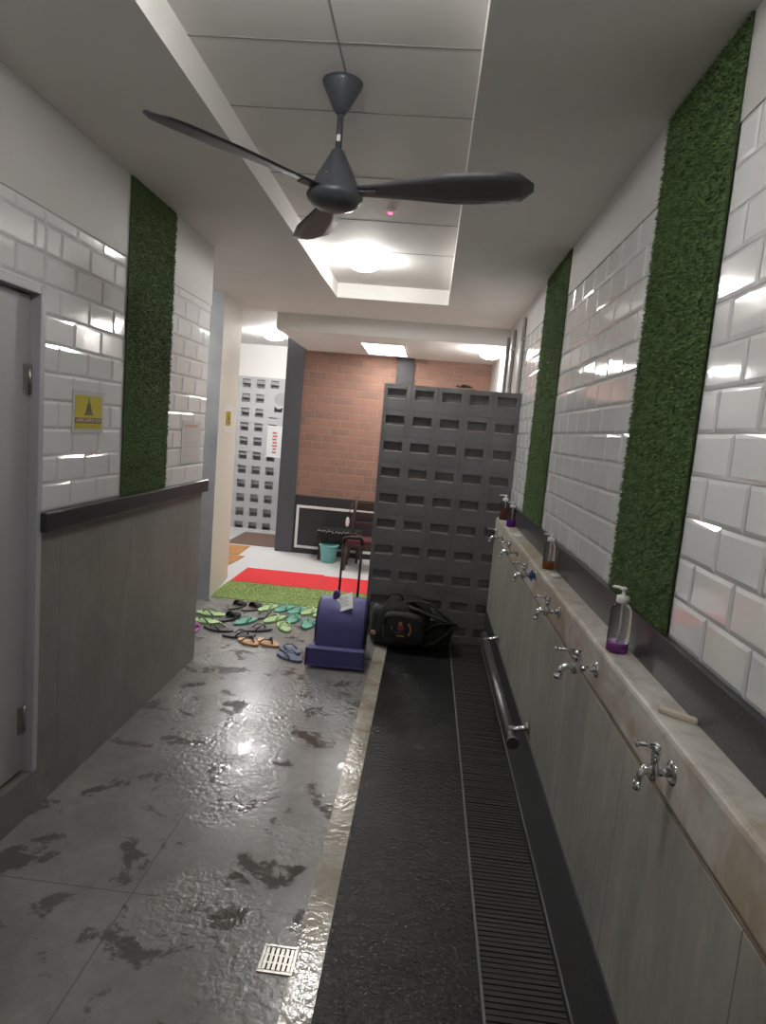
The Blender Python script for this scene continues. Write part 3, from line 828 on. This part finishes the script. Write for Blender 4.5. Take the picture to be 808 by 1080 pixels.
# handle: two rods and grip
for sx_ in (-.045, .085):
    mb = MB(); mb.tube([(sx_, .40, .10), (sx_, .405, .42), (sx_ + .004, .41, .765)], .0085, 10); mb.build('handle_rod', 'black', t)
mb = MB(); mb.tube([(-.041, .41, .755), (-.036, .412, .785), (-.02, .412, .797), (.07, .412, .797), (.084, .412, .785), (.089, .41, .755)], .0125, 12); mb.build('handle_grip', 'black', t)
for sx_ in (-.13, .15):
    for yy in (.06, .36):
        mb = MB(); mb.lathe([(.016, 0), (.018, .004), (.018, .030)], (sx_, yy, 0), 14); mb.build('rubber_foot', 'black', t)

# ------------------------------------------------------------------ backpack
t = thing('backpack', 'black backpack with orange emblem lying before the dark block screen', 'bag', (0.0, 4.645, 0), R_(-4))
def blob(name, c, r, p, matn, nseg=28, nr=16, shear=0, parent=None, warp=None):
    mb = MB(); rings = []
    def sp(v, e): return math.copysign(abs(v) ** e, v)
    for j in range(nr + 1):
        ph = -math.pi / 2 + math.pi * j / nr; rg = []
        for i in range(nseg):
            th = 2 * math.pi * i / nseg
            q = Vector((sp(math.cos(ph), p) * sp(math.cos(th), p) * r[0], sp(math.cos(ph), p) * sp(math.sin(th), p) * r[1], sp(math.sin(ph), p) * r[2]))
            if warp: q = warp(q)
            rg.append(mb.bm.verts.new(q + Vector(c)))
        rings.append(rg)
    for a, b in zip(rings, rings[1:]): mb.bridge(a, b, 0)
    return mb.build(name, matn, parent, weld=True)
def wp(q):
    q = q.copy()
    q.z += .022 * math.sin(q.x * 11 + .6) * (q.z > 0) + .008 * math.sin(q.y * 21 + q.x * 8)
    q.z -= max(0, q.x - .02) * .38 * (1 if q.z > 0 else 0)
    q.x += .015 * math.sin(q.z * 14)
    return q
blob('body', (-.065, .03, .178), (.20, .17, .176), .55, 'blackcloth', parent=t, warp=wp)
fp = blob('front_pocket', (-.05, -.135, .175), (.15, .045, .12), .5, 'bagpanel', parent=t)
mb = MB(); mb.tube([(-.19, -.168, .19), (-.19, -.172, .255), (-.10, -.176, .272), (.02, -.176, .266), (.09, -.170, .235), (.095, -.168, .17)], .004, 6)
mb.build('zipper', 'strap', fp)
mb = MB()
mb.tube([(-.20, -.02, .345), (-.17, -.03, .388), (-.11, -.03, .392), (-.08, -.02, .352)], .010, 8, flat=.6); mb.build('grab_handle', 'strap', t)
for pts in ([(-.06, -.06, .345), (.02, -.09, .372), (.12, -.10, .362), (.20, -.09, .300), (.27, -.05, .235), (.31, 0, .205)],
            [(-.02, -.12, .330), (.06, -.15, .318), (.15, -.15, .288), (.22, -.12, .255), (.29, -.06, .225)],
            [(.09, -.13, .165), (.14, -.15, .215), (.20, -.14, .248), (.26, -.10, .235)],
            [(.10, -.12, .06), (.18, -.14, .10), (.25, -.10, .17), (.29, -.03, .20)]):
    mb = MB(); mb.tube(pts, .024, 10, flat=.35, up=(0, 0, 1)); mb.build('shoulder_strap', 'strap', t)
blob('side_flap', (.17, .03, .13), (.12, .13, .125), .7, 'blackcloth', parent=t)
sp = blob('side_pocket', (-.235, .02, .15), (.075, .10, .15), .6, 'bagpanel', parent=t)
mb = MB(); TT = Matrix.Translation((-.232, -.0835, .10)) @ Matrix.Rotation(R_(4), 4, 'Y')
mb.box(-.058, .058, -.003, .004, -.013, .013, 0, TT)
for i in range(4): mb.box(-.054 + i * .015, -.043 + i * .015, -.0036, -.003, -.008, .009, 1, TT)
for i in range(3): mb.box(.008 + i * .016, .020 + i * .016, -.0036, -.003, -.008, .009, 2, TT)
mb.build('tag_strip', ['label', 'decalred', 'decalteal'], sp)
# embroidered emblem on the pocket
em = MB()
cx, cz, yy = -.06, .178, -.186
for i in range(7):
    a0, a1 = R_(-40 + i * 13), R_(-40 + (i + 1) * 13)
    P4 = [(cx + k * math.cos(a) * .9 + .01, cz + k * math.sin(a) * 1.0) for a in (a0, a1) for k in (.052, .064)]
    em.prism([P4[0], P4[1], P4[3], P4[2]], yy, yy + .006, 'y', 0)
em.prism([(cx - .035, cz - .052), (cx + .022, cz - .052), (cx + .022, cz - .042), (cx - .035, cz - .042)], yy, yy + .006, 'y', 0)
em.lathe([(.014, 0), (.014, .006)], n=14, mi=1, T=Matrix.Translation((cx - .012, yy + .006, cz + .040)) @ Matrix.Rotation(R_(90), 4, 'X'))
em.lathe([(.024, 0), (.024, .005)], n=14, mi=2, T=Matrix.Translation((cx - .008, yy + .006, cz + .010)) @ Matrix.Rotation(R_(90), 4, 'X'))
em.prism([(cx - .075, cz - .005), (cx - .068, cz - .008), (cx - .066, cz + .018), (cx - .073, cz + .018)], yy, yy + .006, 'y', 1)
em.prism([(cx - .055, cz - .03), (cx + .01, cz - .032), (cx + .01, cz - .022), (cx - .055, cz - .02)], yy, yy + .006, 'y', 3)
em.build('emblem', ['orange', 'tan', 'redthread', 'bluethread'], fp)

# small dark tangle on top of the screen
mb = MB()
for k in range(6):
    a = random.uniform(-.03, .03)
    pts = [(a + .045 * math.cos(i * .9 + k) * (1 - i * .06), random.uniform(-.012, .012), .006 + .018 * abs(math.sin(i * 1.1 + k * 1.7)) + .003 * k * (i % 2)) for i in range(8)]
    mb.tube(pts, .0028, 6)
o = mb.build('wire_tangle', 'black'); o.location = (.215, SY + .045, ST - .001)
tag(o, 'small tangle of dark wire lying on top of the dark block screen', 'wire')

# ------------------------------------------------------------------ slippers
def outline(L, Wd, n=30, side=1):
    pts = []
    for i in range(n):
        a = 2 * math.pi * i / n; x = math.cos(a) * L / 2
        u = x / L + .5
        w = Wd * (.40 + .10 * math.sin((u - .15) * 4.6)) * (abs(math.sin(a)) ** .75)
        pts.append((x, math.copysign(w, math.sin(a)) + side * .010 * math.sin(u * 3.1)))
    return pts
def make_slipper(label, sole, strap, loc, rz, kind='thong', L=.24, Wd=.10, side=1, name='flip_flop', group=None, tilt=(0, 0)):
    t = thing(name, label, 'slipper', loc, rz, group)
    t.rotation_euler = (tilt[0], tilt[1], rz)
    mb = MB(); mb.prism(outline(L, Wd, side=side), 0, .017, 'z', 0, None, True); mb.build('sole', sole, t, bevel=.004)
    mb = MB()
    if kind == 'thong':
        tp = Vector((L * .27, side * .010, .016)); ap = tp + Vector((-.012, 0, .022))
        for s in (-1, 1):
            en = Vector((-.035, s * Wd * .43 + side * .008, .014))
            mid = (ap + en) / 2 + Vector((0, s * .012, .018))
            mb.tube([ap, mid, en], [.007, .0085, .0075], 8, flat=.5, up=(0, 0, 1))
        mb.tube([tp, ap], .005, 8)
    else:
        n = 10; prev = None
        for k, (x0, hh) in enumerate(((L * .36, .030), (L * .22, .042), (L * .02, .050))):
            rg = []
            for i in range(n + 1):
                a = math.pi * i / n
                rg.append(mb.bm.verts.new((x0, math.cos(a) * Wd * .44 + side * .008, .012 + math.sin(a) * hh)))
            if prev:
                for i in range(n): mb._f([prev[i], prev[i + 1], rg[i + 1], rg[i]], 0, True)
            prev = rg
    st = mb.build('strap', strap, t)
    if kind != 'thong':
        sm = st.modifiers.new('th', 'SOLIDIFY'); sm.thickness = .005
    return t
def pr(x, y, z=0.0): return (x, y, z)
SL = [
 # x, y, heading, sole, strap, kind, L, side, label
 (-1.580, 4.920, 176, 'lime', 'strapgreen', 'thong', .25, 1, 'light green flip-flop, rearmost of the lengthwise pair by the left wall corner'),
 (-1.547, 4.707, 172, 'lime', 'strapgreen', 'thong', .25, -1, 'light green flip-flop just in front of its twin by the left wall corner'),
 (-1.573, 4.509, 100, 'pinkfoam', 'pinkfoam', 'slide', .20, 1, 'pink slipper peeping out from behind the left wall corner'),
 (-1.409, 4.856, 68, 'charcoal', 'charcoal', 'slide', .24, 1, 'square-toed charcoal slipper right of the light green lengthwise pair'),
 (-1.410, 4.579, 168, 'charcoal', 'strapblack', 'thong', .24, 1, 'black flip-flop in front of the square-toed charcoal slipper'),
 (-1.229, 4.484, 20, 'greyfoam', 'strapblack', 'thong', .24, -1, 'dark grey flip-flop just behind the left orange one'),
 (-1.271, 4.811, 58, 'tealfoam', 'tealfoam', 'thong', .23, 1, 'single teal flip-flop overlapping dark slippers left of the orange pair'),
 (-1.133, 4.647, 30, 'greyfoam', 'charcoal', 'thong', .22, 1, 'dark grey flip-flop to the right of and below the single teal one'),
 (-1.449, 5.186, 68, 'brownfoam', 'charcoal', 'slide', .22, 1, 'left one of the grey-brown strappy slippers below the turf mat'),
 (-1.333, 5.183, 62, 'brownfoam', 'charcoal', 'slide', .22, -1, 'right one of the grey-brown strappy slippers below the turf mat'),
 (-1.165, 5.002, 58, 'brownfoam', 'brownfoam', 'thong', .23, 1, 'drab brown flip-flop between the teal one and the light green heap'),
 (-1.200, 5.222, 62, 'lime', 'lime', 'thong', .23, 1, 'light green flip-flop at the back left of the central heap'),
 (-1.077, 4.939, 62, 'lime', 'lime', 'thong', .24, 1, 'light green flip-flop at the front left of the central heap'),
 (-0.973, 4.769, 118, 'lime', 'lime', 'thong', .24, -1, 'light green flip-flop touching the front teal pair'),
 (-1.072, 5.250, 66, 'tealfoam', 'tealfoam', 'thong', .23, 1, 'left one of the teal flip-flops close to the turf mat'),
 (-0.966, 5.242, 66, 'tealfoam', 'tealfoam', 'thong', .23, -1, 'right one of the teal flip-flops close to the turf mat'),
 (-0.850, 5.243, 62, 'lime', 'lime', 'thong', .23, 1, 'left one of the light green pair nearest the blue blower'),
 (-0.748, 5.226, 62, 'lime', 'lime', 'thong', .23, -1, 'right one of the light green pair nearest the blue blower'),
 (-0.933, 4.998, 84, 'tealfoam', 'tealfoam', 'thong', .23, 1, 'left one of the front teal pair above the slate blue flip-flops'),
 (-0.820, 4.898, 98, 'tealfoam', 'tealfoam', 'thong', .23, -1, 'right one of the front teal pair above the slate blue flip-flops'),
 (-0.705, 4.975, 82, 'bluefoam', 'bluefoam', 'thong', .24, 1, 'bright blue flip-flop close beside the back of the blue-violet blower'),
 (-1.129, 4.357, -32, 'orangefoam', 'strapblack', 'thong', .19, 1, 'left one of the orange flip-flops with black straps'),
 (-0.992, 4.390, -36, 'orangefoam', 'strapblack', 'thong', .21, -1, 'right one of the orange flip-flops with black straps'),
 (-0.820, 4.293, 142, 'slate', 'slate', 'thong', .20, 1, 'rear one of the slate blue flip-flops left of the blower'),
 (-0.791, 4.147, 150, 'slate', 'slate', 'thong', .21, -1, 'front one of the slate blue flip-flops left of the blower'),
]
for (x, y, hd, so, st, kd, L, sd, lb) in SL:
    make_slipper(lb, so, st, (x, y, .0005), R_(hd), kd, L, .104, sd, 'flip_flop' if kd == 'thong' else 'slide_slipper', 'slippers left before the entrance mat')

# ------------------------------------------------------------------ camera
FPX = 692.0
yaw, pit, rol = -.0611249, -.12382958, .0855502
f = Vector((math.sin(yaw) * math.cos(pit), math.cos(yaw) * math.cos(pit), math.sin(pit)))
r = Vector((math.cos(yaw), -math.sin(yaw), 0)); u = r.cross(f)
r2 = r * math.cos(rol) + u * math.sin(rol); u2 = u * math.cos(rol) - r * math.sin(rol)
cam = bpy.data.cameras.new('camera'); co = bpy.data.objects.new('camera', cam); COL.objects.link(co)
cam.sensor_fit = 'VERTICAL'; cam.sensor_height = 24; cam.lens = FPX / 1080 * 24; cam.clip_start = .05
mw = Matrix((r2, u2, -f)).transposed().to_4x4(); mw.translation = Vector((0, 0, 1.55))
co.matrix_world = mw
sc.camera = co

wd = bpy.data.worlds.new('world'); sc.world = wd; wd.use_nodes = True
wd.node_tree.nodes['Background'].inputs[0].default_value = (.5, .5, .5, 1); wd.node_tree.nodes['Background'].inputs[1].default_value = .02
sc.view_settings.view_transform = 'Standard'; sc.view_settings.look = 'None'
sc.view_settings.exposure = 1.55; sc.view_settings.gamma = 1.0; sc.view_settings.use_curve_mapping = False
sc.cycles.max_bounces = 10; sc.cycles.diffuse_bounces = 6; sc.cycles.glossy_bounces = 4; sc.cycles.sample_clamp_indirect = 6
